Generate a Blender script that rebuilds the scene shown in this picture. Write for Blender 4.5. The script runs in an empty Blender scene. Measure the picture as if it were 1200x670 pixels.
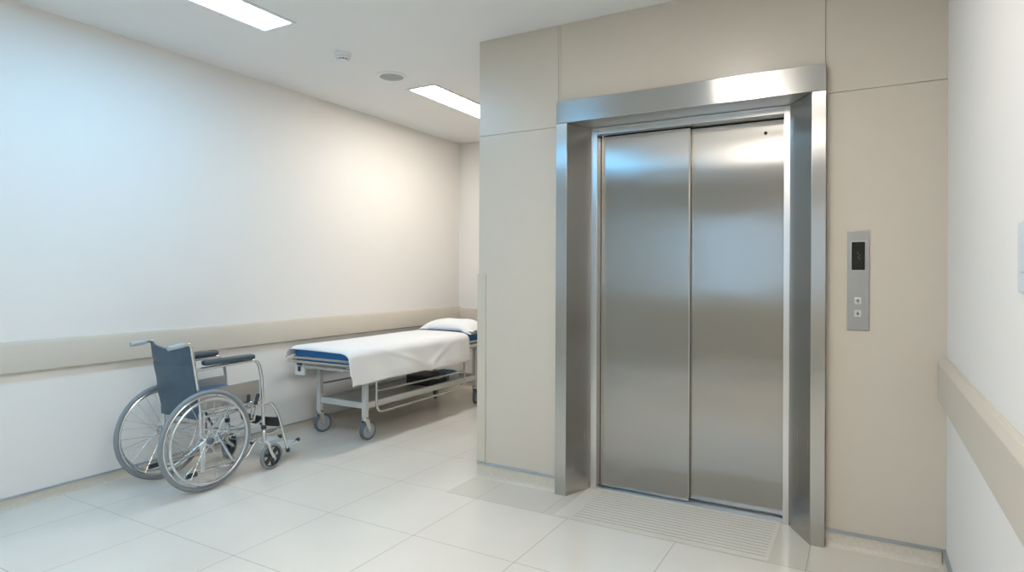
import bpy, bmesh, math, random
from mathutils import Vector, Matrix
from mathutils import noise as mnoise

random.seed(7)
PI = math.pi
scene = bpy.context.scene
COL = scene.collection

# ------------------------------------------------------------------ materials
def mat(name, color, rough=0.5, metal=0.0, spec=0.5, noise_scale=None, noise_amt=0.06, bump=0.0,
        bump_scale=200.0, aniso=0.0, tangent=None, coat=0.0, stretch=None, sheen=0.0):
    m = bpy.data.materials.new(name)
    m.use_nodes = True
    nt = m.node_tree
    b = nt.nodes['Principled BSDF']
    c = (color[0], color[1], color[2], 1)
    b.inputs['Base Color'].default_value = c
    b.inputs['Roughness'].default_value = rough
    b.inputs['Metallic'].default_value = metal
    b.inputs['Specular IOR Level'].default_value = spec
    b.inputs['Coat Weight'].default_value = coat
    b.inputs['Sheen Weight'].default_value = sheen
    if aniso:
        b.inputs['Anisotropic'].default_value = aniso
    if tangent is not None:
        v = nt.nodes.new('ShaderNodeCombineXYZ')
        for i in range(3):
            v.inputs[i].default_value = tangent[i]
        nt.links.new(v.outputs[0], b.inputs['Tangent'])
    geo = nt.nodes.new('ShaderNodeTexCoord')
    src = geo.outputs['Object']
    if stretch:
        mp = nt.nodes.new('ShaderNodeMapping')
        mp.inputs['Scale'].default_value = stretch
        nt.links.new(src, mp.inputs['Vector'])
        src = mp.outputs[0]
    if noise_scale:
        n = nt.nodes.new('ShaderNodeTexNoise')
        n.inputs['Scale'].default_value = noise_scale
        n.inputs['Detail'].default_value = 5
        nt.links.new(src, n.inputs['Vector'])
        mx = nt.nodes.new('ShaderNodeMixRGB')
        mx.inputs[1].default_value = tuple(x * (1 - noise_amt) for x in color) + (1,)
        mx.inputs[2].default_value = tuple(min(1, x * (1 + noise_amt)) for x in color) + (1,)
        nt.links.new(n.outputs['Fac'], mx.inputs[0])
        nt.links.new(mx.outputs[0], b.inputs['Base Color'])
        if metal > 0.5:
            mr = nt.nodes.new('ShaderNodeMapRange')
            mr.inputs['To Min'].default_value = rough * 0.88
            mr.inputs['To Max'].default_value = rough * 1.12
            nt.links.new(n.outputs['Fac'], mr.inputs['Value'])
            nt.links.new(mr.outputs[0], b.inputs['Roughness'])
    if bump:
        n2 = nt.nodes.new('ShaderNodeTexNoise')
        n2.inputs['Scale'].default_value = bump_scale
        n2.inputs['Detail'].default_value = 4
        nt.links.new(src, n2.inputs['Vector'])
        bp = nt.nodes.new('ShaderNodeBump')
        bp.inputs['Strength'].default_value = bump
        bp.inputs['Distance'].default_value = 0.01
        nt.links.new(n2.outputs['Fac'], bp.inputs['Height'])
        nt.links.new(bp.outputs[0], b.inputs['Normal'])
    return m

def emit(name, color, strength):
    m = bpy.data.materials.new(name)
    m.use_nodes = True
    nt = m.node_tree
    nt.nodes.clear()
    o = nt.nodes.new('ShaderNodeOutputMaterial')
    e = nt.nodes.new('ShaderNodeEmission')
    e.inputs[0].default_value = (*color, 1)
    e.inputs[1].default_value = strength
    nt.links.new(e.outputs[0], o.inputs[0])
    return m

def floor_material():
    m = bpy.data.materials.new('polished floor tile')
    m.use_nodes = True
    nt = m.node_tree
    b = nt.nodes['Principled BSDF']
    L = nt.links.new
    geo = nt.nodes.new('ShaderNodeNewGeometry')
    sep = nt.nodes.new('ShaderNodeSeparateXYZ')
    L(geo.outputs['Position'], sep.inputs[0])
    def M(op, a, bb=None, cc=None):
        n = nt.nodes.new('ShaderNodeMath')
        n.operation = op
        for i, v in enumerate((a, bb, cc)):
            if v is None: continue
            if isinstance(v, (int, float)): n.inputs[i].default_value = v
            else: L(v, n.inputs[i])
        return n.outputs[0]
    X, Y = sep.outputs[0], sep.outputs[1]
    W = 0.0016
    def near(v, pos, w=W):
        return M('LESS_THAN', M('ABSOLUTE', M('SUBTRACT', v, pos)), w)
    def grid(v, off, step):
        f = M('FRACT', M('ADD', M('DIVIDE', M('SUBTRACT', v, off), step), 0.5))
        return M('LESS_THAN', M('ABSOLUTE', M('SUBTRACT', f, 0.5)), W / step)
    jx = grid(X, -1.905, 0.5625)
    jy = grid(Y, 2.388, 0.577)
    # stone band along the foot of the lift wall
    xin = M('MULTIPLY', M('GREATER_THAN', X, -2.118), M('GREATER_THAN', Y, 2.952))
    main = M('MULTIPLY', M('MAXIMUM', jx, jy), M('SUBTRACT', 1.0, xin))
    bj = M('MAXIMUM', M('MAXIMUM', near(X, -1.905), near(X, -1.488)), near(X, -0.218))
    band = M('MULTIPLY', bj, xin)
    edge = M('MULTIPLY', near(Y, 2.952), M('GREATER_THAN', X, -2.118))
    joint = M('MAXIMUM', M('MAXIMUM', main, band), edge)
    n1 = nt.nodes.new('ShaderNodeTexNoise')
    n1.inputs['Scale'].default_value = 3.0
    n1.inputs['Detail'].default_value = 6
    L(geo.outputs['Position'], n1.inputs['Vector'])
    n2 = nt.nodes.new('ShaderNodeTexNoise')
    n2.inputs['Scale'].default_value = 140.0
    n2.inputs['Detail'].default_value = 3
    L(geo.outputs['Position'], n2.inputs['Vector'])
    fac = M('ADD', M('MULTIPLY', n1.outputs['Fac'], 0.6), M('MULTIPLY', n2.outputs['Fac'], 0.4))
    def mix(f, a, c):
        n = nt.nodes.new('ShaderNodeMixRGB')
        L(f, n.inputs[0])
        for i, v in ((1, a), (2, c)):
            if isinstance(v, tuple): n.inputs[i].default_value = (*v, 1)
            else: L(v, n.inputs[i])
        return n.outputs[0]
    tile = mix(fac, (0.69, 0.638, 0.555), (0.80, 0.748, 0.665))
    stone = mix(fac, (0.60, 0.55, 0.46), (0.70, 0.65, 0.56))
    base = mix(xin, tile, stone)
    out = mix(joint, base, (0.30, 0.27, 0.22))
    L(out, b.inputs['Base Color'])
    b.inputs['Roughness'].default_value = 0.16
    b.inputs['Specular IOR Level'].default_value = 0.55
    L(M('ADD', M('MULTIPLY', joint, 0.4), M('ADD', 0.11, M('MULTIPLY', n1.outputs['Fac'], 0.08))), b.inputs['Roughness'])
    return m

def stone_material(name, a, c):
    m = mat(name, a, 0.35)
    nt = m.node_tree
    b = nt.nodes['Principled BSDF']
    geo = nt.nodes.new('ShaderNodeNewGeometry')
    n = nt.nodes.new('ShaderNodeTexNoise')
    n.inputs['Scale'].default_value = 90
    n.inputs['Detail'].default_value = 6
    nt.links.new(geo.outputs['Position'], n.inputs['Vector'])
    r = nt.nodes.new('ShaderNodeValToRGB')
    r.color_ramp.elements[0].position = 0.3
    r.color_ramp.elements[0].color = (*a, 1)
    r.color_ramp.elements[1].position = 0.7
    r.color_ramp.elements[1].color = (*c, 1)
    nt.links.new(n.outputs['Fac'], r.inputs[0])
    nt.links.new(r.outputs[0], b.inputs['Base Color'])
    return m

WALL = mat('white wall paint', (0.81, 0.785, 0.745), 0.55, spec=0.3, noise_scale=6, noise_amt=0.012, bump=0.03, bump_scale=260)
CEIL = mat('ceiling paint', (0.82, 0.815, 0.80), 0.8, spec=0.2, noise_scale=5, noise_amt=0.012)
PANEL = mat('beige wall laminate', (0.615, 0.55, 0.458), 0.28, spec=0.42, noise_scale=14, noise_amt=0.02, bump=0.012, bump_scale=350)
GROOVE = mat('panel joint sealant', (0.40, 0.35, 0.285), 0.8)
RAILM = mat('beige vinyl rail', (0.60, 0.54, 0.455), 0.42, spec=0.4, noise_scale=20, noise_amt=0.015)
GUARDM = mat('beige corner guard vinyl', (0.60, 0.545, 0.44), 0.42, spec=0.4, noise_scale=20, noise_amt=0.015)
FLOORM = floor_material()
STONE = stone_material('beige stone base', (0.57, 0.515, 0.42), (0.65, 0.59, 0.495))
STONE2 = stone_material('pale threshold stone', (0.645, 0.60, 0.515), (0.70, 0.655, 0.57))
GRV = mat('groove grout', (0.13, 0.125, 0.11), 0.7)
STRIP = mat('brushed trim steel', (0.46, 0.50, 0.53), 0.35, metal=0.9, noise_scale=30)
ST_V = mat('brushed steel upright', (0.52, 0.505, 0.475), 0.24, metal=1, noise_scale=6, noise_amt=0.02, aniso=0.9, tangent=(1, 0, 0), stretch=(40, 40, 0.4))
ST_Y = mat('brushed steel reveal', (0.50, 0.485, 0.46), 0.26, metal=1, noise_scale=6, noise_amt=0.02, aniso=0.85, tangent=(0.35, 0.94, 0), stretch=(40, 40, 0.4))
ST_Z = mat('brushed steel reveal mirrored', (0.50, 0.485, 0.46), 0.26, metal=1, noise_scale=6, noise_amt=0.02, aniso=0.85, tangent=(-0.5, 0.86, 0), stretch=(40, 40, 0.4))
ST_P = mat('plain satin steel', (0.52, 0.505, 0.475), 0.3, metal=1)
ST_H = mat('brushed steel lintel', (0.53, 0.52, 0.495), 0.22, metal=1, noise_scale=6, noise_amt=0.012, aniso=0.9, tangent=(0, 0, 1), stretch=(0.4, 40, 40))
ST_D = mat('brushed steel door', (0.43, 0.412, 0.380), 0.20, metal=1, noise_scale=6, noise_amt=0.012, aniso=0.94, tangent=(1, 0, 0), stretch=(50, 50, 0.35))
ST_B = mat('bright steel edge', (0.72, 0.71, 0.69), 0.25, metal=1)
BLACK = mat('black gap', (0.012, 0.012, 0.013), 0.7)
ALU = mat('aluminium sill', (0.55, 0.60, 0.65), 0.35, metal=0.9)
PLATE = mat('brushed panel plate', (0.36, 0.365, 0.35), 0.4, metal=0.8, noise_scale=30, aniso=0.4, tangent=(0, 0, 1))
SCREEN = mat('dark display glass', (0.006, 0.007, 0.010), 0.12, spec=0.5)
BTN = mat('button steel', (0.62, 0.62, 0.60), 0.35, metal=0.7)
ARROW = mat('button arrow', (0.16, 0.16, 0.16), 0.5)
DOTS = emit('display dots', (0.75, 0.72, 0.62), 0.25)
CHROME = mat('chrome tube', (0.68, 0.70, 0.71), 0.24, metal=1)
STEELP = mat('dull steel plate', (0.50, 0.49, 0.475), 0.42, metal=0.75, noise_scale=12, noise_amt=0.05)
VINYL = mat('slate blue vinyl', (0.068, 0.115, 0.155), 0.42, spec=0.45, noise_scale=18, noise_amt=0.12, bump=0.12, bump_scale=45)
VINYLB = mat('blue vinyl seat', (0.035, 0.10, 0.20), 0.42, spec=0.45, noise_scale=18, noise_amt=0.1)
PAD = mat('dark armrest foam', (0.06, 0.085, 0.105), 0.5, noise_scale=40)
GRIP = mat('grey rubber grip', (0.42, 0.47, 0.50), 0.5, noise_scale=40)
RUBBER = mat('grey tyre rubber', (0.24, 0.265, 0.28), 0.6, noise_scale=40, noise_amt=0.08)
DARKP = mat('dark plastic', (0.035, 0.042, 0.05), 0.45)
BLACKW = mat('black webbing', (0.022, 0.028, 0.034), 0.6, noise_scale=60)
HUBP = mat('slate hub plastic', (0.10, 0.12, 0.14), 0.45)
FPLATE = mat('pale footplate', (0.62, 0.66, 0.68), 0.4, metal=0.3)
GPAINT = mat('grey white painted steel', (0.60, 0.60, 0.575), 0.42, noise_scale=20, noise_amt=0.02)
GTUBE = mat('stretcher steel tube', (0.62, 0.62, 0.60), 0.24, metal=0.9)
MATTR = mat('blue mattress vinyl', (0.010, 0.17, 0.47), 0.42, spec=0.45, noise_scale=15, noise_amt=0.06)
LINEN = mat('white linen', (0.82, 0.82, 0.815), 0.85, spec=0.15, noise_scale=60, noise_amt=0.015, bump=0.05, bump_scale=500, sheen=0.1)
CASTW = mat('blue grey caster wheel', (0.12, 0.145, 0.17), 0.55)
CASTH = mat('caster disc grey', (0.34, 0.36, 0.37), 0.5)
WPLAST = mat('white plastic', (0.78, 0.78, 0.77), 0.4)
GPLAST = mat('grey plastic', (0.36, 0.37, 0.37), 0.55)
SHELFM = mat('stretcher shelf steel', (0.46, 0.44, 0.41), 0.45, metal=0.2)
BLUEC = mat('pale blue cloth', (0.20, 0.42, 0.68), 0.8)
GLASS = mat('window glass', (0.9, 0.95, 1.0), 0.02)
GLASS.node_tree.nodes['Principled BSDF'].inputs['Transmission Weight'].default_value = 1.0
FRAMEW = mat('white window frame', (0.75, 0.75, 0.74), 0.4)

# ------------------------------------------------------------------ builders
class MB:
    def __init__(self):
        self.bm = bmesh.new()
        self.flat = self.bm.faces.layers.int.new('flat')
        self.mi = 0
    def _set(self, faces):
        for f in faces: f.material_index = self.mi
    def box(self, x0, x1, y0, y1, z0, z1, bev=0.0, seg=2, M=None):
        bm = self.bm
        vs = [bm.verts.new((x, y, z)) for x in (x0, x1) for y in (y0, y1) for z in (z0, z1)]
        q = [(0, 1, 3, 2), (4, 6, 7, 5), (0, 4, 5, 1), (2, 3, 7, 6), (0, 2, 6, 4), (1, 5, 7, 3)]
        fs = [bm.faces.new([vs[i] for i in f]) for f in q]
        self._set(fs)
        if bev > 0:
            for f in fs: f[self.flat] = 1
            es = list({e for f in fs for e in f.edges})
            r = bmesh.ops.bevel(bm, geom=es, offset=bev, segments=seg, profile=0.5, affect='EDGES')
            self._set(r['faces'])
            for f in r['faces']: f[self.flat] = 0
            vs = list({v for f in r['faces'] for v in f.verts} | {v for v in vs if v.is_valid})
        if M is not None:
            for v in vs:
                if v.is_valid: v.co = M @ v.co
        return self
    def prism(self, pts, axis, a, b, bev=0.0):
        """closed polygon pts (two other axes in order) extruded along axis from a to b"""
        bm = self.bm
        def P(p, t):
            return {'x': (t, p[0], p[1]), 'y': (p[0], t, p[1]), 'z': (p[0], p[1], t)}[axis]
        A = [bm.verts.new(P(p, a)) for p in pts]
        B = [bm.verts.new(P(p, b)) for p in pts]
        n = len(pts)
        fs = [bm.faces.new(A), bm.faces.new(B[::-1])]
        for i in range(n):
            fs.append(bm.faces.new((A[i], B[i], B[(i + 1) % n], A[(i + 1) % n])))
        self._set(fs)
        if bev > 0:
            for f in fs: f[self.flat] = 1
            es = list({e for f in fs for e in f.edges})
            r = bmesh.ops.bevel(bm, geom=es, offset=bev, segments=2, profile=0.5, affect='EDGES')
            self._set(r['faces'])
            for f in r['faces']: f[self.flat] = 0
        return self
    def tube(self, pts, r, seg=10, fillet=0.0, closed=False, cap=True):
        pts = [Vector(p) for p in pts]
        if fillet > 0:
            out = []
            n = len(pts)
            rng = range(n) if closed else range(1, n - 1)
            if not closed: out.append(pts[0])
            for i in rng:
                p, a, b = pts[i], pts[i - 1], pts[(i + 1) % n]
                da, db = (a - p), (b - p)
                f = min(fillet, da.length * 0.49, db.length * 0.49)
                s, e = p + da.normalized() * f, p + db.normalized() * f
                for k in range(7):
                    t = k / 6
                    out.append(s * (1 - t) ** 2 + p * 2 * t * (1 - t) + e * t * t)
            if not closed: out.append(pts[-1])
            pts = out
        bm = self.bm
        n = len(pts)
        tang = []
        for i in range(n):
            if closed: t = pts[(i + 1) % n] - pts[i - 1]
            else: t = pts[min(i + 1, n - 1)] - pts[max(i - 1, 0)]
            tang.append(t.normalized())
        t0 = tang[0]
        up = Vector((0, 0, 1)) if abs(t0.z) < 0.9 else Vector((1, 0, 0))
        nrm = (up - t0 * up.dot(t0)).normalized()
        rings = []
        for i in range(n):
            t = tang[i]
            nrm = (nrm - t * nrm.dot(t)).normalized()
            bn = t.cross(nrm)
            rr = r[i] if isinstance(r, (list, tuple)) else r
            rings.append([bm.verts.new(pts[i] + (nrm * math.cos(2 * PI * k / seg) + bn * math.sin(2 * PI * k / seg)) * rr) for k in range(seg)])
        fs = []
        for i in range(n if closed else n - 1):
            a, b = rings[i], rings[(i + 1) % n]
            for k in range(seg):
                fs.append(bm.faces.new((a[k], a[(k + 1) % seg], b[(k + 1) % seg], b[k])))
        if cap and not closed:
            fs.append(bm.faces.new(rings[0][::-1]))
            fs.append(bm.faces.new(rings[-1]))
        self._set(fs)
        return self
    def torus(self, c, R, r, axis='x', seg=64, ms=12, sq=1.0):
        c = Vector(c)
        bm = self.bm
        rings = []
        for i in range(seg):
            a = 2 * PI * i / seg
            ring = []
            for k in range(ms):
                b = 2 * PI * k / ms
                rad = R + r * math.cos(b)
                w = r * math.sin(b) * sq
                u, v = rad * math.cos(a), rad * math.sin(a)
                ring.append(bm.verts.new(c + (Vector((w, u, v)) if axis == 'x' else Vector((u, v, w)))))
            rings.append(ring)
        fs = []
        for i in range(seg):
            a, b = rings[i], rings[(i + 1) % seg]
            for k in range(ms):
                fs.append(bm.faces.new((a[k], b[k], b[(k + 1) % ms], a[(k + 1) % ms])))
        self._set(fs)
        return self
    def lathe(self, prof, c=(0, 0, 0), axis='z', seg=32):
        """prof: list of (radius, height); closed at ends where radius is 0"""
        c = Vector(c)
        bm = self.bm
        def V(r, h, a):
            u, v = r * math.cos(a), r * math.sin(a)
            return c + {'z': Vector((u, v, h)), 'x': Vector((h, u, v)), 'y': Vector((u, h, v))}[axis]
        rings = []
        for r, h in prof:
            if r < 1e-6: rings.append([bm.verts.new(V(0, h, 0))])
            else: rings.append([bm.verts.new(V(r, h, 2 * PI * k / seg)) for k in range(seg)])
        fs = []
        for a, b in zip(rings, rings[1:]):
            for k in range(seg):
                k2 = (k + 1) % seg
                if len(a) == 1 and len(b) == 1: continue
                if len(a) == 1: fs.append(bm.faces.new((a[0], b[k2], b[k])))
                elif len(b) == 1: fs.append(bm.faces.new((a[k], a[k2], b[0])))
                else: fs.append(bm.faces.new((a[k], a[k2], b[k2], b[k])))
        self._set(fs)
        return self
    def build(self, name, m, parent=None, loc=None, smooth=True, sharp=35):
        bm = self.bm
        bmesh.ops.recalc_face_normals(bm, faces=bm.faces)
        ang = math.radians(sharp)
        if smooth:
            for f in bm.faces: f.smooth = not f[self.flat]
            for e in bm.edges:
                if len(e.link_faces) == 2 and e.calc_face_angle(0) > ang: e.smooth = False
        me = bpy.data.meshes.new(name)
        bm.to_mesh(me)
        bm.free()
        for x in (m if isinstance(m, (list, tuple)) else [m]):
            me.materials.append(x)
        o = bpy.data.objects.new(name, me)
        COL.objects.link(o)
        # geometry is written in world coordinates; put the origin at its thing's base
        if parent is not None:
            root = parent
            off = Vector((0, 0, 0))
            p = parent
            while p is not None:
                off += p.location
                p = p.parent
            me.transform(Matrix.Translation(-off))
            o.parent = parent
        elif loc is not None:
            me.transform(Matrix.Translation(-Vector(loc)))
            o.location = loc
        return o

def wavy(m, scale, dist):
    nt = m.node_tree
    g = nt.nodes.new('ShaderNodeNewGeometry')
    mp = nt.nodes.new('ShaderNodeMapping')
    mp.inputs['Scale'].default_value = scale
    n = nt.nodes.new('ShaderNodeTexNoise')
    n.inputs['Scale'].default_value = 1.0
    n.inputs['Detail'].default_value = 1.0
    b = nt.nodes.new('ShaderNodeBump')
    b.inputs['Strength'].default_value = 1.0
    b.inputs['Distance'].default_value = dist
    nt.links.new(g.outputs['Position'], mp.inputs['Vector'])
    nt.links.new(mp.outputs[0], n.inputs['Vector'])
    nt.links.new(n.outputs['Fac'], b.inputs['Height'])
    nt.links.new(b.outputs[0], nt.nodes['Principled BSDF'].inputs['Normal'])
wavy(ST_D, (1.6, 1.0, 4.5), 0.0022)

def second_material(o, m, axes):
    """faces whose normal runs along one of the axes take the second material"""
    o.data.materials.append(m)
    for p in o.data.polygons:
        if any(abs(p.normal[a]) > 0.6 for a in axes): p.material_index = 1
    return o

def thing(name, label, cat, loc, group=None):
    o = bpy.data.objects.new(name, None)
    o.empty_display_size = 0.1
    COL.objects.link(o)
    o.location = loc
    o['label'] = label
    o['category'] = cat
    if group: o['group'] = group
    return o

def tag(o, label, cat, group=None):
    o['label'] = label
    o['category'] = cat
    if group: o['group'] = group
    return o

def struct(name, mb, m, label, cat):
    o = mb.build(name, m)
    o['kind'] = 'structure'
    o['label'] = label
    o['category'] = cat
    return o

# ------------------------------------------------------------------ dimensions
H = 2.73
XL, XR = -3.99, 0.312
YE = 3.295            # face of the lift wall
XE = -2.115           # its outer corner
YB = 5.80             # end of the corridor
YR = -2.4             # wall behind the photographer
FX0, FX1 = -1.553, -0.160   # lift portal, outer
FZ = 2.265
T = 0.12

# ------------------------------------------------------------------ setting
struct('floor', MB().box(XL - T, XR + T, YR - T, YB + T, -0.1, 0.0), FLOORM,
       'polished cream floor of large tiles with thin dark joints', 'floor')
struct('ceiling', MB().box(XL - T, XR + T, YR - T, YB + T, H, H + 0.1), CEIL,
       'plain white ceiling with flush light panels', 'ceiling')
struct('wall_left', MB().box(XL - T, XL, YR - T, YB + T, 0, H), WALL,
       'long white wall behind the wheelchair and stretcher', 'wall')
struct('wall_right', MB().box(XR, XR + T, YR - T, YE + 0.4, 0, H), WALL,
       'white wall to the right of the call panel', 'wall')
struct('wall_back', MB().box(XL, XE + 0.2, YB, YB + T, 0, H), WALL,
       'white end wall of the corridor beyond the stretcher', 'wall')
# rear wall behind the viewpoint, window added for its cool reflection in the doors
WX0, WX1, WZ0, WZ1 = -2.15, -1.05, 0.95, 2.15
w = MB()
w.box(XL, WX0, YR - T, YR, 0, H)
w.box(WX1, XR, YR - T, YR, 0, H)
w.box(WX0, WX1, YR - T, YR, 0, WZ0)
w.box(WX0, WX1, YR - T, YR, WZ1, H)
struct('wall_rear', w, PANEL, 'beige wall behind the viewpoint with one added window', 'wall')
f = MB()
for a in (WX0, (WX0 + WX1) / 2 - 0.02, WX1 - 0.04):
    f.box(a, a + 0.04, YR - 0.09, YR - 0.04, WZ0, WZ1)
for a in (WZ0, WZ1 - 0.04):
    f.box(WX0, WX1, YR - 0.088, YR - 0.042, a, a + 0.04)
win = struct('added_window_1', f, FRAMEW, 'unseen white framed window added to give the lift doors a cool reflection', 'window')
g = MB().box(WX0 + 0.01, WX1 - 0.01, YR - 0.07, YR - 0.062, WZ0 + 0.01, WZ1 - 0.01).build('glass', GLASS, win)

# lift wall: laminate panels with thin open joints in front of a dark backing
G = 0.0010
zg = 2.134
xa, xb = -1.566, -0.166
def lift_wall(name, backing, panels, label, extra=None):
    w = MB()
    w.mi = 1
    x0, x1, z0, z1 = backing
    w.box(x0, x1, YE + 0.006, YE + 0.30, z0, z1)
    w.mi = 0
    for x0, x1, z0, z1 in panels: w.box(x0, x1, YE, YE + 0.012, z0, z1, 0.0008, 1)
    if extra: w.box(*extra)
    struct(name, w, [PANEL, GROOVE], label, 'wall')
lift_wall('wall_lift_west', (XE + 0.004, FX0 - 0.001, 0.0, H),
          [(XE, xa - G, 0.02, zg - G), (XE, xa - G, zg + G, H), (xa + G, FX0 - 0.001, 0.02, H)],
          'beige panelled wall left of the lift portal', (XE, XE + 0.012, YE + 0.0121, YB, 0, H))
lift_wall('wall_lift_east', (FX1 + 0.001, XR, 0.0, H),
          [(FX1 + 0.001, XR, 0.02, zg - G), (FX1 + 0.001, XR, zg + G, H)],
          'beige panelled wall carrying the call panel')
lift_wall('wall_lift_above', (FX0, FX1, FZ + 0.001, H), [(FX0, xb - G, FZ + 0.001, H), (xb + G, FX1 + 0.0008, FZ + 0.001, H)],
          'beige panelled wall above the lift portal')

# baseboards with a small cove and a steel strip on top
def baseboard(name, pts, label, sname, slabel, hz=0.078, st=0.012, side=1, t=0.012):
    """pts: straight run (p0,p1) along the wall face; side: inward normal"""
    (x0, y0), (x1, y1) = pts
    nx, ny = side
    prof = [(0, 0), (0.030, 0), (0.022, 0.003), (0.016, 0.010), (t, 0.022), (t, hz), (0, hz)]
    def run(prof, z=0):
        mb = MB()
        A = [mb.bm.verts.new((x0 + nx * d, y0 + ny * d, h + z)) for d, h in prof]
        B = [mb.bm.verts.new((x1 + nx * d, y1 + ny * d, h + z)) for d, h in prof]
        n = len(prof)
        mb.bm.faces.new(A); mb.bm.faces.new(B[::-1])
        for i in range(n):
            mb.bm.faces.new((A[i], B[i], B[(i + 1) % n], A[(i + 1) % n]))
        return mb
    struct(name, run(prof), STONE, label, 'baseboard')
    struct(sname, run([(0, 0), (t + 0.003, 0), (t + 0.003, st * 0.7), (t - 0.002, st), (0, st)], hz), STRIP, slabel, 'trim')

e = 0.0
baseboard('baseboard_lift_west', ((XE, YE), (FX0 - 0.001, YE)), 'speckled beige stone base left of the lift portal',
          'trim_1', 'thin steel strip above the stone base left of the lift', side=(0, -1))
baseboard('baseboard_lift_east', ((FX1 + 0.001, YE), (XR - 0.016, YE)), 'speckled beige stone base below the call panel',
          'trim_2', 'thin steel strip above the stone base below the call panel', side=(0, -1), hz=0.066)
baseboard('baseboard_left', ((XL, YR), (XL, YB - 0.016)), 'beige stone base along the long white wall',
          'trim_3', 'thin dark strip above the base behind the wheelchair', side=(1, 0), hz=0.056, st=0.008)
baseboard('baseboard_right', ((XR, YR), (XR, YE)), 'stone base along the right white wall',
          'trim_4', 'thin steel strip along the right white wall', side=(-1, 0), hz=0.066)
baseboard('baseboard_back', ((XL, YB), (XE, YB)), 'stone base on the corridor end wall',
          'trim_5', 'thin strip above the base on the corridor end wall', side=(0, -1), hz=0.056, st=0.008)

# grooved threshold slab let into the floor band
s = MB()
gx0, gx1, gy0, gy1 = -1.33, -0.388, 3.005, 3.452
ng = 13
step = (gy1 - gy0) / ng
s.mi = 1
s.box(gx0 - 0.001, gx1 + 0.001, gy0, gy1, -0.002, 0.0004)
s.mi = 0
s.box(FX0 + 0.13, gx0, gy0 - 0.045, gy1 + 0.01, -0.002, 0.0014)
s.box(gx1, FX1 - 0.21, gy0 - 0.045, gy1 + 0.01, -0.002, 0.0014)
for i in range(ng + 1):
    y0 = gy0 + (i - 1) * step + 0.0052 if i > 0 else gy0 - 0.045
    y1 = gy0 + i * step if i < ng else gy1 + 0.01
    s.box(gx0, gx1, y0, y1, -0.002, 0.0014)
struct('trim_6', s, [STONE2, GRV], 'stone threshold slab with rows of thin grooves before the lift doors', 'threshold')

# crash rails
def rail_profile(a, d, z0, z1):
    return [(a, z0), (a + d * 0.7, z0), (a + d, z0 + abs(d) * 0.35), (a + d, z1 - abs(d) * 0.75), (a + d * 0.55, z1), (a, z1)]
r = MB().prism([(p[0], p[1]) for p in rail_profile(XL, 0.028, 0.722, 0.897)], 'y', YR + 0.01, YB - 0.001)
tag(r.build('crash_rail', RAILM, loc=(XL, 1.7, 0.722)), 'long flat beige crash rail on the white wall above the wheelchair', 'wall rail', 'beige crash rails on the walls')
r = MB().prism([(p[0], p[1]) for p in rail_profile(YB, -0.028, 0.722, 0.880)], 'x', XL + 0.03, XE)
tag(r.build('crash_rail', RAILM, loc=(XL, YB, 0.722)), 'short beige crash rail on the corridor end wall behind the pillow', 'wall rail', 'beige crash rails on the walls')
r = MB().prism([(p[0], p[1]) for p in rail_profile(XR, -0.034, 0.722, 0.915)], 'y', YR + 0.01, YE - 0.004, 0.003)
tag(r.build('crash_rail', RAILM, loc=(XR, 0.5, 0.722)), 'beige crash rail on the right white wall ending beside the lift wall', 'wall rail', 'beige crash rails on the walls')
# corner guard
c = MB().prism([(XE - 0.006, YE - 0.006), (XE + 0.055, YE - 0.006), (XE + 0.055, YE - 0.0002), (XE - 0.0002, YE - 0.0002),
                (XE - 0.0002, YE + 0.055), (XE - 0.006, YE + 0.055)], 'z', 0.092, 1.27, 0.0008)
tag(c.build('corner_guard', GUARDM, loc=(XE, YE, 0.092)), 'beige vertical guard strip on the lift wall corner beside the stretcher', 'corner guard')

# ------------------------------------------------------------------ lift entrance
lift = thing('elevator_entrance', 'closed brushed steel lift doors in a deep splayed steel portal', 'elevator', ((FX0 + FX1) / 2, YE, 0))
YF = 3.240
YI = 3.435
hz0 = 2.138
second_material(MB().box(FX0, FX1, YF, YI + 0.06, hz0, FZ, 0.0015, 1).build('header', ST_H, lift), ST_P, (0, 2))
def jamb(xo, xf, xs, xi):
    # outer edge, front-face inner edge, end of splay, inner return
    pts = [(xo, YF), (xf, YF), (xs, YI)]
    pts += [(xs, YI + 0.10), (xo, YI + 0.10)]
    o = MB().prism(pts, 'z', 0.0, hz0 - 0.001, 0.0012).build('jamb', ST_V, lift)
    o.data.materials.append(ST_Y if xo < -1 else ST_Z)
    o.data.materials.append(ST_P)
    sp = Vector((YI - YF, -(xs - xf), 0)).normalized()
    for p in o.data.polygons:
        if abs(p.normal.dot(sp)) > 0.97: p.material_index = 1
        elif abs(p.normal.y) < 0.8: p.material_index = 2
    return o
jamb(FX0, -1.486, -1.416, 0)
jamb(FX1, -0.221, -0.332, 0)
# inner frame: two uprights and a lintel
zi = 2.097
MB().box(-1.416, -1.378, YI + 0.002, YI + 0.085, 0.0, hz0 - 0.002, 0.0015, 1).build('inner_upright', ST_B, lift)
MB().box(-0.362, -0.332, YI + 0.002, YI + 0.115, 0.0, hz0 - 0.002, 0.0015, 1).build('inner_upright', ST_B, lift)
li = MB()
li.prism([(YI + 0.002, zi), (3.497, zi), (3.497, hz0 - 0.002), (YI + 0.002, hz0 - 0.002)], 'x', -1.378, -0.853, 0.0012)
li.prism([(YI + 0.002, zi), (3.534, zi), (3.534, hz0 - 0.002), (YI + 0.002, hz0 - 0.002)], 'x', -0.853, -0.362, 0.0012)
li.build('inner_lintel', ST_B, lift)
MB().box(-1.378, -0.362, 3.535, 3.60, 2.0965, hz0 - 0.002).build('track_cover', BLACK, lift)
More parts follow.
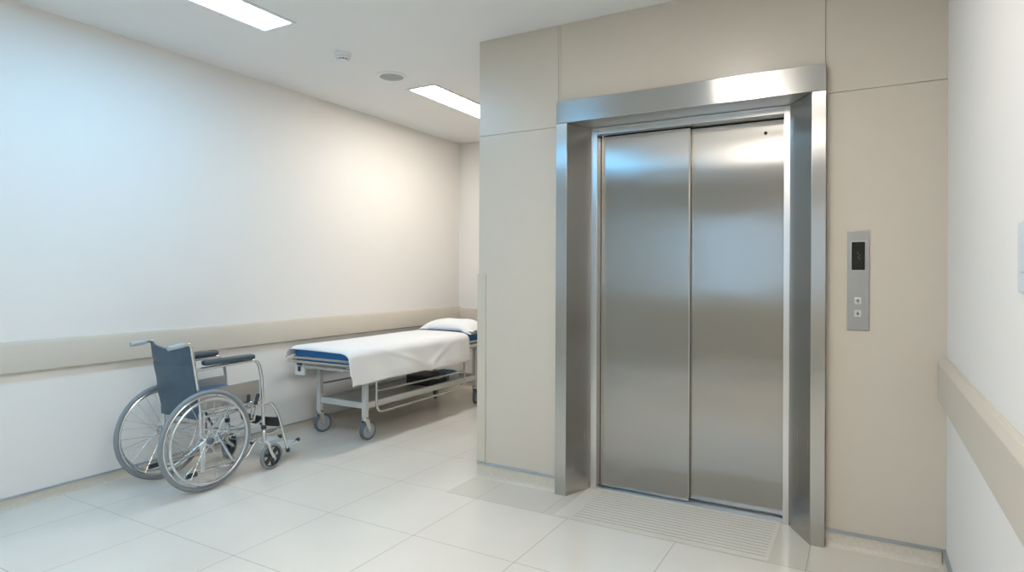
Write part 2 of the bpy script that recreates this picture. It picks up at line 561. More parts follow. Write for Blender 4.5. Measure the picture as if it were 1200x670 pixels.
# doors: the left leaf runs in front of the right one
YD1, YD2 = 3.500, 3.538
dl = second_material(MB().box(-1.384, -0.853, YD1, YD1 + 0.028, 0.007, 2.092, 0.003, 2).build('door_panel', ST_D, lift), ST_P, (0, 2))
MB().box(-0.8545, -0.8515, YD1 + 0.003, YD1 + 0.026, 0.009, 2.090).build('edge_highlight', ST_B, dl)  # lighter steel paints in the highlight along the leaf edge
MB().box(-1.3835, -1.3755, YD1 - 0.0012, YD1 + 0.002, 0.009, 2.090).build('door_seal', BLACK, dl)
dr = second_material(MB().box(-0.900, -0.345, YD2, YD2 + 0.028, 0.007, 2.092, 0.003, 2).build('door_panel', ST_D, lift), ST_P, (0, 2))
dr['label'] = 'rear door leaf with a small round lock hole'
MB().lathe([(0.0, 0.0), (0.0085, 0.0), (0.0085, 0.003), (0.0, 0.003)], (-0.462, YD2 - 0.003, 2.027), 'y', 20).build('lock_hole', BLACK, dr)
si = MB()
si.box(-1.384, -0.345, YI + 0.025, 3.512, -0.001, 0.0035)
si.box(-1.384, -0.345, 3.522, 3.60, -0.001, 0.0035)
si.build('sill', ALU, lift)
MB().box(-1.384, -0.345, 3.506, 3.60, -0.001, 0.0015).build('sill_gap', BLACK, lift)
MB().box(-1.384, -0.345, 3.60, 3.61, 0.0, 2.12).build('shaft_shield', BLACK, lift)

# ------------------------------------------------------------------ call panel
cp = thing('call_panel', 'slim grey steel lift call panel with black display and two buttons', 'call panel', (-0.027, YE, 1.018))
MB().box(-0.0715, 0.0185, YE - 0.006, YE - 0.0002, 1.018, 1.479, 0.002, 2).build('face_plate', PLATE, cp)
MB().box(-0.057, 0.003, YE - 0.0068, YE - 0.005, 1.295, 1.431, 0.0008, 1).build('display_bezel', BTN, cp)
dsp = MB().box(-0.0545, 0.0005, YE - 0.0076, YE - 0.005, 1.2975, 1.4285, 0.0006, 1).build('display', SCREEN, cp)
d = MB()
for px, pz in ((-0.029, 1.377), (-0.022, 1.367), (-0.027, 1.357), (-0.021, 1.349)):
    d.box(px - 0.0016, px + 0.0016, YE - 0.0079, YE - 0.0074, pz - 0.0016, pz + 0.0016)
d.build('indicator_dots', DOTS, dsp)
def button(z, up):
    b = MB().box(-0.043, -0.013, YE - 0.0095, YE - 0.005, z - 0.0155, z + 0.0155, 0.002, 2).build('call_button', BTN, cp)
    b['label'] = 'square call button with an up arrow' if up else 'square call button with a down arrow'
    s = 1 if up else -1
    y0, y1 = YE - 0.0101, YE - 0.0090
    a = MB()
    a.prism([(-0.028 - 0.009, z), (-0.028 + 0.009, z), (-0.028, z + s * 0.010)], 'y', y0, y1)
    a.box(-0.028 - 0.0035, -0.028 + 0.0035, y0, y1, min(z, z - s * 0.008), max(z, z - s * 0.008))
    a.build('arrow', ARROW, b)
button(1.155, True)
button(1.097, False)

# pale plate at the edge of the right wall
wp = thing('wall_plate', 'pale grey rounded plate on the right white wall above the crash rail', 'wall plate', (XR, 1.74, 1.31))
MB().box(XR - 0.006, XR - 0.0002, 1.66, 1.822, 1.24, 1.40, 0.0025, 2).build('face_plate', mat('pale grey plate', (0.66, 0.70, 0.73), 0.4), wp)
MB().box(XR - 0.0095, XR - 0.005, 1.705, 1.775, 1.285, 1.355, 0.0015, 2).build('rocker', mat('pale grey rocker', (0.64, 0.68, 0.71), 0.35), wp)

# ------------------------------------------------------------------ ceiling fittings
def ceiling_light(x0, x1, y0, y1, m, label):
    t = thing('ceiling_light', label, 'ceiling light', ((x0 + x1) / 2, (y0 + y1) / 2, H), 'flush ceiling light panels')
    fr = MB()
    b = 0.022
    z0 = H - 0.007
    fr.box(x0 - b, x1 + b, y0 - b, y0, z0, H - 0.0002, 0.002, 1)
    fr.box(x0 - b, x1 + b, y1, y1 + b, z0, H - 0.0002, 0.002, 1)
    fr.box(x0 - b, x0, y0, y1, z0, H - 0.0002, 0.002, 1)
    fr.box(x1, x1 + b, y0, y1, z0, H - 0.0002, 0.002, 1)
    fr.build('frame', WPLAST, t)
    MB().box(x0, x1, y0, y1, H - 0.004, H - 0.0005).build('diffuser', m, t)
    return t
COOL = emit('blue tinted light panel', (0.27, 0.64, 1.0), 14.0)  # blue put into two corridor panels to give the left wall a cool cast
COOLER = emit('deep blue tinted light panel', (0.12, 0.53, 1.0), 16.0)
NEUT = emit('neutral light panel', (1.0, 0.94, 0.875), 16.5)
ceiling_light(-3.135, -2.905, 1.30, 2.498, COOL, 'ceiling light panel above the wheelchair, blue put in to tint the wall')
ceiling_light(-3.145, -2.905, 3.878, 5.08, NEUT, 'white ceiling light panel above the stretcher')
ceiling_light(-3.135, -2.905, -1.30, -0.10, COOLER, 'unseen corridor ceiling light panel behind the viewpoint, blue put in to tint the wall')
ceiling_light(-0.94, -0.66, 0.78, 1.98, NEUT, 'white ceiling light panel in front of the lift')
ceiling_light(-0.94, -0.66, -1.30, -0.10, NEUT, 'white ceiling light panel by the added rear window')

sd = thing('smoke_detector', 'small white smoke detector on the ceiling', 'smoke detector', (-3.025, 3.03, H))
c = (-3.025, 3.03, H)
MB().lathe([(0, -0.0003), (0.056, -0.0003), (0.056, -0.012), (0.052, -0.018), (0, -0.018)], c, 'z', 36).build('base_ring', WPLAST, sd)
MB().lathe([(0.046, -0.017), (0.050, -0.030), (0.046, -0.036), (0.0, -0.036)], c, 'z', 36).build('body', WPLAST, sd)
MB().lathe([(0.036, -0.0355), (0.036, -0.044), (0.0, -0.044)], c, 'z', 30).build('sensing_chamber', DARKP, sd)
cgm = MB()
for k in range(12):
    a = 2 * PI * k / 12
    cgm.box(0.034, 0.040, -0.004, 0.004, -0.046, -0.034, M=Matrix.Translation(c) @ Matrix.Rotation(a, 4, 'Z'))
cgm.lathe([(0.041, -0.0445), (0.036, -0.050), (0.0, -0.052)], c, 'z', 30)
cgm.build('cage', WPLAST, sd)
sp = thing('ceiling_speaker', 'round ceiling speaker with pale ring and grey grille', 'speaker', (-3.055, 3.553, H))
c = (-3.055, 3.553, H)
MB().lathe([(0.112, -0.0003), (0.112, -0.004), (0.104, -0.008), (0.088, -0.0085), (0.088, -0.0003)], c, 'z', 48).build('ring', WPLAST, sp)
GRILLE = mat('speaker grille', (0.36, 0.385, 0.39), 0.6, noise_scale=300, noise_amt=0.2, bump=0.3, bump_scale=900)
MB().lathe([(0.0, -0.0003), (0.0885, -0.0003), (0.0885, -0.006), (0.06, -0.0075), (0.0, -0.008)], c, 'z', 48).build('grille', GRILLE, sp)

# ------------------------------------------------------------------ wheelchair
CX = -3.555
wc = thing('wheelchair', 'folding chrome wheelchair with slate blue vinyl back in front of the long white wall', 'wheelchair', (CX, 2.40, 0))
WY, WZ, WR = 2.272, 0.2925, 0.2925
def X(s, d): return CX + s * d
def wheel(s):
    xw = X(s, 0.216)
    tire = MB().torus((xw, WY, WZ), WR - 0.0135, 0.0135, 'x', 80, 12, 1.15).build('rear_wheel', RUBBER, wc)
    rim = MB()
    rim.torus((xw, WY, WZ), WR - 0.029, 0.0075, 'x', 72, 8, 1.5)
    rim.build('rim', CHROME, tire)
    hr = MB()
    xo = xw + s * 0.034
    hr.torus((xo, WY, WZ), 0.243, 0.0085, 'x', 72, 10)
    for k in range(6):
        a = 2 * PI * k / 6 + 0.3
        cy, cz = math.cos(a), math.sin(a)
        hr.tube([(xo, WY + cy * 0.243, WZ + cz * 0.243), (xw + s * 0.004, WY + cy * 0.261, WZ + cz * 0.261)], 0.004, 6)
    hr.build('hand_rim', CHROME, tire)
    hb = MB()
    hb.lathe([(0, -0.034), (0.012, -0.034), (0.028, -0.030), (0.028, -0.025), (0.013, -0.022), (0.013, 0.022), (0.028, 0.025), (0.028, 0.030), (0.0, 0.031)], (xw, WY, WZ), 'x', 24)
    hb.build('hub', CHROME, tire)
    MB().lathe([(0.0, 0.030 * s), (0.020, 0.030 * s), (0.021, 0.038 * s), (0.015, 0.044 * s), (0.0, 0.045 * s)], (xw, WY, WZ), 'x', 24).build('hub_cap', HUBP, tire)
    sk = MB()
    n = 28
    for k in range(n):
        a = 2 * PI * k / n
        fl = -0.027 if k % 2 else 0.027
        off = (0.9 if (k // 2) % 2 else -0.9)
        b = a + off
        p = Vector((xw + fl, WY + 0.026 * math.cos(b), WZ + 0.026 * math.sin(b)))
        q = Vector((xw, WY + (WR - 0.034) * math.cos(a), WZ + (WR - 0.034) * math.sin(a)))
        sk.tube([p, q], 0.0014, 5)
    sk.build('spokes', CHROME, tire)
def side_frame(s):
    xf = X(s, 0.183)
    m = MB()
    R = 0.0105
    # back post with push handle tube
    m.tube([(xf, 2.135, 0.856), (xf, 2.188, 0.862), (xf, 2.236, 0.58), (xf, 2.252, 0.42), (xf, 2.262, 0.105)], R, 12, 0.035)
    # arm tube and front post
    m.tube([(xf, 2.217, 0.705), (xf, 2.645, 0.716), (xf, 2.676, 0.60), (xf, 2.694, 0.205)], R, 12, 0.05)
    # seat rails
    m.tube([(xf, 2.250, 0.458), (xf, 2.682, 0.458)], 0.0095, 10)
    m.tube([(xf + s * 0.006, 2.252, 0.424), (xf + s * 0.006, 2.690, 0.424)], 0.009, 10)
    # lower rail rising to the caster post
    m.tube([(xf, 2.195, 0.103), (xf, 2.560, 0.105), (xf, 2.622, 0.195), (xf, 2.694, 0.215)], 0.0095, 10, 0.045)
    # axle plate tube
    m.tube([(xf, 2.272, 0.44), (xf, 2.272, 0.10)], 0.0095, 10)
    m.tube([(xf - s * 0.01, WY, WZ), (xf + s * 0.04, WY, WZ)], 0.009, 12)
    m.tube([(xf, 2.250, 0.36), (xf, 2.46, 0.30), (xf, 2.645, 0.30), (xf, 2.688, 0.33)], 0.0075, 8, 0.04)
    # caster housing
    m.lathe([(0, 0.185), (0.017, 0.185), (0.017, 0.245), (0.013, 0.252), (0, 0.252)], (xf, 2.694, 0), 'z', 18)
    sf = m.build('side_frame', CHROME, wc)
    c = MB()
    c.lathe([(0, 0.262), (0.0165, 0.262), (0.0165, 0.288), (0, 0.288)], (xf, 2.692, 0), 'z', 16)
    c.build('post_clamp', DARKP, sf)
    for z in (0.80, 0.68, 0.60):
        y = 2.188 + (0.862 - z) * 0.17
        MB().lathe([(0, 0.004), (0.005, 0.004), (0.0045, -0.002), (0, -0.004)], (xf, y - 0.0115, z), 'y', 10).build('rivet', CHROME, sf)
    # push handle grip with finger ridges
    g = MB()
    n = 14
    pts = [(xf, 2.055 + 0.088 * i / n, 0.848 + 0.010 * i / n) for i in range(n + 1)]
    g.tube(pts, [0.0135 + (0.0018 if i % 2 else 0.0) for i in range(n + 1)], 14)
    g.build('push_grip', GRIP, wc)
    # arm pad
    p = MB()
    p.box(xf - 0.026, xf + 0.026, 2.268, 2.612, 0.724, 0.757, 0.012, 3)
    p.build('armrest_pad', PAD, wc)
    # skirt guard
    k = MB()
    xi = xf - s * 0.013
    k.prism([(2.243, 0.462), (2.672, 0.462), (2.664, 0.585), (2.236, 0.575)], 'x', xi - 0.001, xi + 0.001)
    k.build('skirt_guard', STEELP, wc)
    # wheel brake
    b = MB()
    b.box(xf + s * 0.018, xf + s * 0.024, 2.560, 2.630, 0.428, 0.462, 0.002, 1)
    b.tube([(xf + s * 0.021, 2.585, 0.43), (xf + s * 0.034, 2.572, 0.36)], 0.006, 8)
    b.tube([(xf + s * 0.021, 2.62, 0.44), (xf + s * 0.021, 2.60, 0.34), (xf + s * 0.026, 2.555, 0.34)], 0.007, 8)
    bl = b.build('brake', CHROME, wc)
    h = MB()
    h.tube([(xf + s * 0.024, 2.608, 0.438), (xf + s * 0.03, 2.626, 0.505)], 0.0115, 10)
    h.tube([(xf + s * 0.018, 2.562, 0.462), (xf + s * 0.018, 2.564, 0.508)], 0.0105, 10)
    h.build('brake_lever', DARKP, bl)
    # tipping lever tip
    MB().tube([(xf, 2.168, 0.100), (xf, 2.228, 0.103)], [0.0135, 0.0145], 14).build('tipping_lever_cap', DARKP, wc)
    # leg rest hanger and footplate
    l = MB()
    l.tube([(xf, 2.680, 0.424), (xf, 2.748, 0.428), (xf, 2.800, 0.345), (xf, 2.886, 0.080)], 0.0095, 10, 0.04)
    l.tube([(xf, 2.835, 0.235), (xf - s * 0.01, 2.74, 0.222), (xf, 2.694, 0.232)], 0.008, 8, 0.03)
    lo = l.build('leg_rest', CHROME, wc)
    MB().lathe([(0, 0.068), (0.013, 0.068), (0.013, 0.092), (0, 0.092)], (xf, 2.886, 0), 'z', 14).build('end_plug', DARKP, lo)
    fp = MB()
    fp.prism([(xf - s * 0.012, 2.852), (xf - s * 0.150, 2.846), (xf - s * 0.158, 3.00), (xf - s * 0.085, 3.035), (xf - s * 0.012, 3.00)], 'z', 0.093, 0.1005, 0.003)
    fo = fp.build('footplate', FPLATE, lo)
    ed = MB()
    ed.tube([(xf, 2.87, 0.092), (xf - s * 0.09, 3.045, 0.097)], 0.0075, 10)
    ed.build('edge_tube', CHROME, fo)
    MB().tube([(xf - s * 0.085, 3.036, 0.097), (xf - s * 0.098, 3.060, 0.098)], 0.0135, 12).build('edge_cap', DARKP, fo)
def caster(s, rot):
    """front caster: stem at the post, wheel swivelled by rot"""
    xf = X(s, 0.183)
    Mx = Matrix.Translation((xf, 2.694, 0)) @ Matrix.Rotation(rot, 4, 'Z')
    ty, r = 0.034 if s > 0 else 0.075, 0.084
    def tr(mb):
        for v in mb.bm.verts: v.co = Mx @ v.co
        return mb
    dx = s * 0.030
    t = tr(MB().torus((dx, ty, r), r - 0.011, 0.011, 'x', 48, 10, 1.2)).build('front_caster', RUBBER, wc)
    h = MB()
    n = 48
    pro = [(0.074, -0.010), (0.060, -0.010), (0.060, 0.010), (0.074, 0.010)]
    h.lathe(pro + [pro[0]], (dx, ty, r), 'x', n)
    h.lathe([(0, -0.013), (0.020, -0.013), (0.020, 0.013), (0, 0.013)], (dx, ty, r), 'x', 24)
    for k in range(6):
        a = 2 * PI * k / 6 + 0.25
        h.box(-0.008, 0.008, -0.010, 0.010, 0.015, 0.064, 0.001, 1, M=Matrix.Translation((dx, ty, r)) @ Matrix.Rotation(a, 4, 'X'))
    tr(h).build('caster_hub', DARKP, t)
    f = MB()
    f.tube([(0, 0, 0.165), (0, 0, 0.20)], 0.010, 12)
    for q in (-1, 1):
        xx = dx + q * 0.021
        f.tube([(0, 0, 0.178), (xx * 0.9, 0.002, 0.172), (xx, 0.006, 0.135), (xx, ty, r)], 0.0095, 10, 0.02)
        f.lathe([(0, -0.004), (0.010, -0.004), (0.010, 0.004), (0, 0.004)], (xx + q * 0.004, ty, r), 'x', 12)
    tr(f).build('fork', GPAINT, t)
for s in (1, -1):
    wheel(s)
    side_frame(s)
caster(1, 0.0)
caster(-1, 0.42)
# folding cross brace, seat and back slings, calf strap
b = MB()
xn, xr_ = X(1, 0.170), X(-1, 0.170)
b.tube([(xn, 2.44, 0.445), (xr_, 2.44, 0.115)], 0.010, 10)
b.tube([(xn, 2.475, 0.115), (xr_, 2.475, 0.445)], 0.010, 10)
b.tube([(CX, 2.43, 0.28), (CX, 2.49, 0.28)], 0.014, 10)
b.tube([(xn, 2.62, 0.445), (xr_, 2.62, 0.30)], 0.006, 8)
b.build('cross_brace', CHROME, wc)
def sling(name, m, fn, nu, nv, th, parent=wc):
    mb = MB()
    bm = mb.bm
    top, bot = [], []
    for i in range(nu + 1):
        rt, rb = [], []
        for j in range(nv + 1):
            p, nrm = fn(i / nu, j / nv)
            rt.append(bm.verts.new(Vector(p) + Vector(nrm) * th / 2))
            rb.append(bm.verts.new(Vector(p) - Vector(nrm) * th / 2))
        top.append(rt); bot.append(rb)
    for i in range(nu):
        for j in range(nv):
            bm.faces.new((top[i][j], top[i + 1][j], top[i + 1][j + 1], top[i][j + 1]))
            bm.faces.new((bot[i][j], bot[i][j + 1], bot[i + 1][j + 1], bot[i + 1][j]))
    for i in range(nu):
        for j in (0, nv):
            bm.faces.new((top[i][j], bot[i][j], bot[i + 1][j], top[i + 1][j]))
    for j in range(nv):
        for i in (0, nu):
            bm.faces.new((top[i][j], top[i][j + 1], bot[i][j + 1], bot[i][j]))
    return mb.build(name, m, parent, sharp=50)
def back_fn(u, v):
    x = X(-1, 0.186) + u * 0.372
    z = 0.850 - v * 0.440
    y = 2.188 + (0.862 - z) * 0.165 - 0.013
    sag = 4 * u * (1 - u)
    z -= 0.026 * sag * (1 - v) ** 2
    y -= 0.014 * sag * (0.35 + 0.65 * math.sin(PI * min(1, v + 0.1)))
    y += 0.006 * math.exp(-((v - 0.24) / 0.02) ** 2)          # stitched seam
    y += 0.004 * mnoise.noise(Vector((u * 3, v * 5, 1.3))) + 0.003 * math.sin(u * 9 + v * 16) * v * (1 - u)
    x += (0.010 * v * (1 - 2 * u) * -0.3)
    return (x, y, z), (0, 1, 0.165)
sling('backrest', VINYL, back_fn, 24, 40, 0.010)
def seat_fn(u, v):
    x = X(-1, 0.167) + u * 0.334
    y = 2.262 + v * 0.405
    z = 0.505 - 0.016 * 4 * u * (1 - u) + 0.008 * math.sin(PI * v)
    return (x, y, z), (0, 0, 1)
so = sling('seat', VINYLB, seat_fn, 16, 14, 0.040)
def strap_fn(u, v):
    x = X(-1, 0.188) + u * 0.376
    z = 0.322 - v * 0.062 + 0.004 * math.sin(u * 5)
    y = 2.798 + (0.322 - z) * 0.3 - 0.045 * 4 * u * (1 - u) - 0.008
    return (x, y, z), (0, 1, 0.2)
sling('calf_strap', BLACKW, strap_fn, 20, 4, 0.008)

# ------------------------------------------------------------------ stretcher
gu = thing('stretcher', 'hospital stretcher with blue mattress and folding side rails by the wall', 'stretcher', (-3.54, 4.22, 0))
gxL, gxR, gy1_, gy2_ = -3.78, -3.300, 3.55, 5.08
leg_w = 0.019
for gx in (gxL, gxR):
    for gy in (gy1_, gy2_):
        MB().box(gx - leg_w, gx + leg_w, gy - leg_w, gy + leg_w, 0.165, 0.575, 0.004, 2).build('leg', GPAINT, gu)
def gcaster(gx, gy, rot):
    Mx = Matrix.Translation((gx, gy, 0)) @ Matrix.Rotation(rot, 4, 'Z')
    r = 0.072
    ty = 0.026
    def tr(mb):
        for v in mb.bm.verts: v.co = Mx @ v.co
        return mb
    w = tr(MB().lathe([(0.056, -0.016), (0.066, -0.0165), (r, -0.012), (r, 0.012), (0.066, 0.0165), (0.056, 0.016), (0.056, -0.016)], (0, ty, r), 'x', 40)).build('caster', CASTW, gu)
    tr(MB().lathe([(0, -0.015), (0.016, -0.015), (0.018, -0.010), (0.057, -0.013), (0.057, 0.013), (0.018, 0.011), (0.016, 0.015), (0, 0.015)], (0, ty, r), 'x', 32)).build('caster_disc', CASTH, w)
    f = MB()
    f.lathe([(0, 0.176), (0.022, 0.176), (0.026, 0.169), (0.026, 0.155), (0.022, 0.149), (0, 0.149)], (0, 0, 0), 'z', 20)
    for q in (-1, 1):
        xx = q * 0.0215
        f.prism([(-0.022, 0.156), (0.024, 0.156), (ty + 0.012, r + 0.006), (ty + 0.006, r - 0.010), (ty - 0.008, r - 0.010), (ty - 0.012, r + 0.004)], 'x', xx - 0.0018, xx + 0.0018)
        f.lathe([(0, -0.003), (0.008, -0.003), (0.008, 0.003), (0, 0.003)], (xx + q * 0.003, ty, r), 'x', 12)
    f.box(-0.023, 0.023, -0.024, 0.026, 0.149, 0.157)
    tr(f).build('caster_fork', GTUBE, w)
gcaster(gxL, gy1_, -0.25)
gcaster(gxR, gy1_, -0.12)
gcaster(gxL, gy2_, 0.5)
gcaster(gxR, gy2_, 0.35)
# lower frame and shelf
sb = MB()
sz0, sz1 = 0.238, 0.285
for gy in (gy1_, gy2_):
    sb.box(gxL + leg_w, gxR - leg_w, gy - 0.014, gy + 0.014, sz0, sz1, 0.003, 1)
for gx in (gxL, gxR):
    sb.box(gx - 0.014, gx + 0.014, gy1_ + leg_w, gy2_ - leg_w, sz0, sz1, 0.003, 1)
sb.build('lower_frame', GPAINT, gu)
MB().box(gxL + 0.014, gxR - 0.014, gy1_ + 0.014, gy2_ - 0.014, 0.262, 0.270).build('shelf', SHELFM, gu)
# top frame, deck
tf = MB()
for gx in (gxL, gxR):
    tf.box(gx - 0.016, gx + 0.016, 3.36, 5.35, 0.545, 0.580, 0.003, 1)
for gy in (3.55, 4.3, 5.08):
    tf.box(gxL, gxR, gy - 0.015, gy + 0.015, 0.547, 0.578, 0.003, 1)
tf.build('top_frame', GPAINT, gu)
MB().box(-3.80, -3.262, 3.33, 5.355, 0.583, 0.602, 0.004, 1).build('deck', SHELFM, gu)
ox0, ox1 = -3.925, -3.212
MB().tube([(ox0, 3.335, 0.592), (ox1, 3.335, 0.592), (ox1, 5.38, 0.592), (ox0, 5.38, 0.592)], 0.0145, 12, 0.06, closed=True).build('bumper_loop', GTUBE, gu)
MB().tube([(-3.835, 3.318, 0.626), (-3.222, 3.318, 0.626), (-3.222, 5.37, 0.626), (-3.835, 5.37, 0.626)], 0.0115, 12, 0.05, closed=True).build('deck_loop', GTUBE, gu)
# posts that tie loops and frame together
for gx in (gxL, gxR):
    for gy in (3.42, 5.30):
        sx = -1 if gx == gxL else 1
        MB().box(min(gx, gx + sx * 0.14) if sx < 0 else gx, gx if sx < 0 else gx + 0.085, gy - 0.012, gy + 0.012, 0.568, 0.590).build('loop_bracket', GPAINT, gu)
# corner bracket with its slot and the roller bar
cb = MB().box(-3.858, -3.752, 3.362, 3.382, 0.478, 0.590, 0.008, 2).build('corner_bracket', WPLAST, gu)
MB().box(-3.818, -3.788, 3.357, 3.364, 0.508, 0.548, 0.004, 2).build('slot', DARKP, cb)
MB().tube([(-3.812, 3.352, 0.566), (-3.770, 3.350, 0.566)], 0.009, 10).build('latch_pin', DARKP, cb)
rb = MB().tube([(-3.752, 3.372, 0.552), (-3.30, 3.372, 0.552)], 0.0145, 14).build('roller_bar', GPAINT, gu)
MB().tube([(-3.335, 3.372, 0.552), (-3.262, 3.372, 0.552)], 0.018, 14).build('bar_collar', GTUBE, rb)
# folded side rails
def side_rail(x, hang):
    m = MB()
    ya, yb = 3.605, 4.80
    m.tube([(x, ya, 0.575), (x, ya, 0.205), (x, yb, 0.212), (x, yb, 0.575)], 0.0095, 12, 0.075)
    m.tube([(x, ya, 0.372), (x, yb, 0.360)], 0.008, 10)
    for y in (ya, yb):
        m.tube([(x, y, 0.570), (hang, y, 0.566)], 0.009, 10)
    m.build('side_rail', GTUBE, gu)
side_rail(-3.236, -3.29)
side_rail(-3.842, -3.79)
# mattress
mt = MB().box(-3.808, -3.262, 3.318, 5.360, 0.604, 0.706, 0.022, 4).build('mattress', MATTR, gu)

# sheet draped over the mattress
def sheet():
    y0, y1 = 3.262, 4.805
    nu, nv = 70, 90
    zt, xt0, xt1 = 0.7115, -3.818, -3.252
    xo = -3.186
    rc = 0.055
    # profile across the bed: arclength from the wall side to the hanging hem
    prof = [(-3.842, 0.640), (-3.834, 0.668), (-3.822, 0.694), (-3.79, zt)]
    for k in range(1, 16): prof.append((-3.79 + (xt1 - 0.02 + 3.79) * k / 16, zt + 0.004 * math.sin(PI * k / 16)))
    for k in range(0, 9):
        a = PI / 2 * k / 8
        prof.append((xt1 - 0.02 + (xo - xt1 + 0.012) * math.sin(a), zt - rc + rc * math.cos(a)))
    for k in range(1, 14): prof.append((xo - 0.008 + 0.012 * k / 13, zt - rc - (zt - rc - 0.462) * k / 13))
    P = [Vector((a, 0, b)) for a, b in prof]
    L = [0]
    for a, b in zip(P, P[1:]): L.append(L[-1] + (b - a).length)
    def at(t):
        d = t * L[-1]
        for i in range(len(L) - 1):
            if d <= L[i + 1] + 1e-9:
                return P[i].lerp(P[i + 1], (d - L[i]) / (L[i + 1] - L[i])), d
        return P[-1], d
    mb = MB()
    bm = mb.bm
    rows = []
    ltop = L[3] + (xt1 - 0.02 + 3.79)
    for i in range(nu + 1):
        p, d = at(i / nu)
        hang = max(0.0, min(1.0, (d - ltop - 0.03) / 0.22))
        row = []
        for j in range(nv + 1):
            v = j / nv
            # rounded front hem corner, slightly longer hem towards the foot end
            yy0 = y0 + 0.012 * hang + 0.02 * max(0, hang - 0.85) / 0.15
            yy1 = y1 + 0.012 * hang
            y = yy0 + (yy1 - yy0) * v
            q = Vector((p.x, y, p.z))
            # the front edge droops over the mattress end
            if v < 0.045:
                t = 1 - v / 0.045
                q.z -= 0.022 * t * t * (1 - hang)
            n = mnoise.noise(Vector((d * 2.2, y * 1.6, 0.3)))
            q.z += 0.0035 * n * (1 - hang)
            # folds on the hanging side
            fold = 0.010 * math.sin(y * 9.0 + d * 6 + 1.5 * n) + 0.007 * math.sin(y * 17 - d * 9 + 0.7)
            dia = math.exp(-((y - 3.62 - 0.62 * (hang - 0.15)) / 0.055) ** 2) * 0.015 * max(0.0, 1 - hang * 0.9)
            dia += math.exp(-((y - 4.50 + 0.45 * (hang - 0.35)) / 0.05) ** 2) * 0.011
            cre = -0.016 * math.exp(-((y - 4.655 - 0.02 * hang) / 0.014) ** 2)
            q.x += hang * (fold * 0.8 + dia + cre + 0.012 * hang)
            q.z += hang * hang * 0.006 * math.sin(y * 5.2 + 0.4)
            row.append(bm.verts.new(q))
        rows.append(row)
    for i in range(nu):
        for j in range(nv):
            bm.faces.new((rows[i][j], rows[i][j + 1], rows[i + 1][j + 1], rows[i + 1][j]))
    bmesh.ops.recalc_face_normals(bm, faces=bm.faces)
    o = mb.build('bed_sheet', LINEN, loc=(-3.54, 4.03, 0.71), sharp=80)
    md = o.modifiers.new('thickness', 'SOLIDIFY')
    md.thickness = 0.004
    md.offset = 1.0
    tag(o, 'white sheet draped over the stretcher and hanging down its near side', 'sheet')
    return o
sheet()

# pillow
def pillow():
    px0, px1, py0, py1 = -3.80, -3.195, 4.835, 5.22
    cx, cy = (px0 + px1) / 2, (py0 + py1) / 2
    hx, hy, hz = (px1 - px0) / 2, (py1 - py0) / 2, 0.062
    mb = MB()
    bm = mb.bm
    n = 40
    def surf(u, v, sgn):
        a, b = abs(u), abs(v)
        ex = hx * (1 - 0.06 * (1 - a ** 2) * 0) * (1 - 0.05 * (b ** 2) * (1 - 0.0))
        x = cx + u * hx * (1 - 0.045 * (1 - b * b) * 0 - 0.0)
        y = cy + v * hy
        prof = max(0.0, (1 - a ** 3.2)) ** 0.55 * max(0.0, (1 - b ** 2.6)) ** 0.6
        t = hz * prof
        w = 0.007 * mnoise.noise(Vector((u * 2.3, v * 2.1, 2.0))) * prof
        mid = 0.712 + 0.024 * (1 - 0.7 * prof)
        z = 0.7165 + (1.75 * t + w if sgn > 0 else 0.0) + 0.010 * (1 - prof) * (1 if sgn > 0 else 0.9)
        z -= 0.030 * max(0.0, u - 0.45) ** 1.5 * 2.4
        # pinch the sides a little between the corners
        x -= u * 0.020 * (1 - b * b) * a ** 4
        y -= v * 0.022 * (1 - a * a) * b ** 4
        return Vector((x, y, z))
    top = [[None] * (n + 1) for _ in range(n + 1)]
    bot = [[None] * (n + 1) for _ in range(n + 1)]
    for i in range(n + 1):
        for j in range(n + 1):
            u, v = -1 + 2 * i / n, -1 + 2 * j / n
            top[i][j] = bm.verts.new(surf(u, v, 1))
            if i in (0, n) or j in (0, n): bot[i][j] = top[i][j]
            else: bot[i][j] = bm.verts.new(surf(u, v, -1))
    for i in range(n):
        for j in range(n):
            bm.faces.new((top[i][j], top[i + 1][j], top[i + 1][j + 1], top[i][j + 1]))
            bm.faces.new((bot[i][j], bot[i][j + 1], bot[i + 1][j + 1], bot[i + 1][j]))
    o = mb.build('pillow', LINEN, loc=(cx, cy, 0.7165), sharp=80)
    tag(o, 'white pillow at the far end of the stretcher', 'pillow')
    # open hem of the case at the near end
    fl = MB()
    bm = fl.bm
    R = []
    for i in range(9):
        row = []
        for j in range(25):
            a = 2 * PI * j / 24
            t = i / 8
            y = cy - 0.03 + math.cos(a) * 0.155
            z = 0.722 + math.sin(a) * (0.012 + 0.012 * t) + 0.006 * math.cos(a * 2)
            x = px1 - 0.035 + 0.065 * t
            row.append(bm.verts.new((x, y, z)))
        R.append(row)
    for i in range(8):
        for j in range(24):
            bm.faces.new((R[i][j], R[i + 1][j], R[i + 1][j + 1], R[i][j + 1]))
    fo = fl.build('pillowcase_hem', LINEN, o, sharp=80)
pillow()

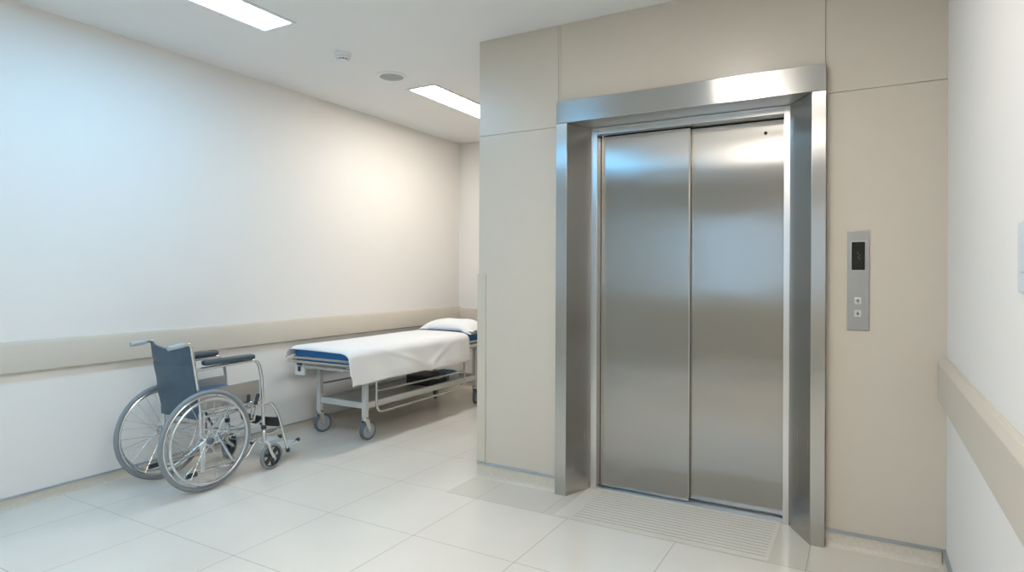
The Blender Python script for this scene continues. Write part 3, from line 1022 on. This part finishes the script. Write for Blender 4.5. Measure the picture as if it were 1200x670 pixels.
# things on the lower shelf
cs = thing('equipment_case', 'dark case lying on the lower shelf of the stretcher', 'case', (-3.47, 4.54, 0.2702))
MB().box(-3.600, -3.345, 4.40, 4.680, 0.2704, 0.325, 0.010, 2).build('body', DARKP, cs)
MB().box(-3.602, -3.343, 4.398, 4.682, 0.326, 0.356, 0.010, 2).build('lid', DARKP, cs)
MB().tube([(-3.344, 4.49, 0.325), (-3.330, 4.50, 0.325), (-3.330, 4.58, 0.325), (-3.344, 4.59, 0.325)], 0.005, 8, 0.012).build('handle', GPLAST, cs)
bn = thing('storage_bin', 'small pale grey bin on the lower shelf beside the dark case', 'bin', (-3.43, 4.78, 0.2702))
b = MB()
bx0, bx1, by0, by1 = -3.53, -3.34, 4.700, 4.860
for a in ((bx0, bx1, by0, by0 + 0.006), (bx0, bx1, by1 - 0.006, by1), (bx0, bx0 + 0.006, by0, by1), (bx1 - 0.006, bx1, by0, by1)):
    b.box(*a, 0.2704, 0.334, 0.002, 1)
b.box(bx0, bx1, by0, by1, 0.2704, 0.276)
b.build('body', GPAINT, bn)
r = MB().tube([(bx0, by0, 0.334), (bx1, by0, 0.334), (bx1, by1, 0.334), (bx0, by1, 0.334)], 0.006, 8, 0.02, closed=True).build('rim', GPAINT, bn)
cl = MB()
cl.box(bx0 + 0.012, bx1 - 0.012, by0 + 0.012, by1 - 0.012, 0.2765, 0.322, 0.012, 3)
cl.box(bx0 + 0.016, bx1 - 0.020, by0 + 0.016, by1 - 0.014, 0.321, 0.356, 0.012, 3)
tag(cl.build('folded_cloth', BLUEC, loc=(-3.43, 4.78, 0.2765)), 'folded blue cloth inside the pale grey bin', 'cloth')

# ------------------------------------------------------------------ camera
f_px, cy_px, yaw, roll = 726.9, 319.1, 0.5173, 0.0042
s, c = math.sin(yaw), math.cos(yaw)
F = Vector((-s, c, 0)); Rt = Vector((c, s, 0)); U = Vector((0, 0, 1))
r = Rt * math.cos(roll) + U * math.sin(roll)
u = -Rt * math.sin(roll) + U * math.cos(roll)
cam = bpy.data.cameras.new('camera')
cam.sensor_width = 36
cam.lens = f_px / 1200 * 36
cam.shift_y = (cy_px - 335) / 1200
cam.clip_start = 0.02
co = bpy.data.objects.new('camera', cam)
COL.objects.link(co)
Mw = Matrix.Identity(4)
for i in range(3):
    Mw[i][0], Mw[i][1], Mw[i][2] = r[i], u[i], -F[i]
Mw[2][3] = 1.28
co.matrix_world = Mw
scene.camera = co

# ------------------------------------------------------------------ sky colour behind the added rear window
wd = bpy.data.worlds.new('sky')
scene.world = wd
wd.use_nodes = True
bg = wd.node_tree.nodes['Background']
bg.inputs[0].default_value = (0.50, 0.74, 1.0, 1)
bg.inputs[1].default_value = 1.6

vs = scene.view_settings
vs.view_transform = 'Standard'
vs.look = 'None'
vs.gamma = 1.0
vs.use_curve_mapping = False
vs.exposure = 0.9
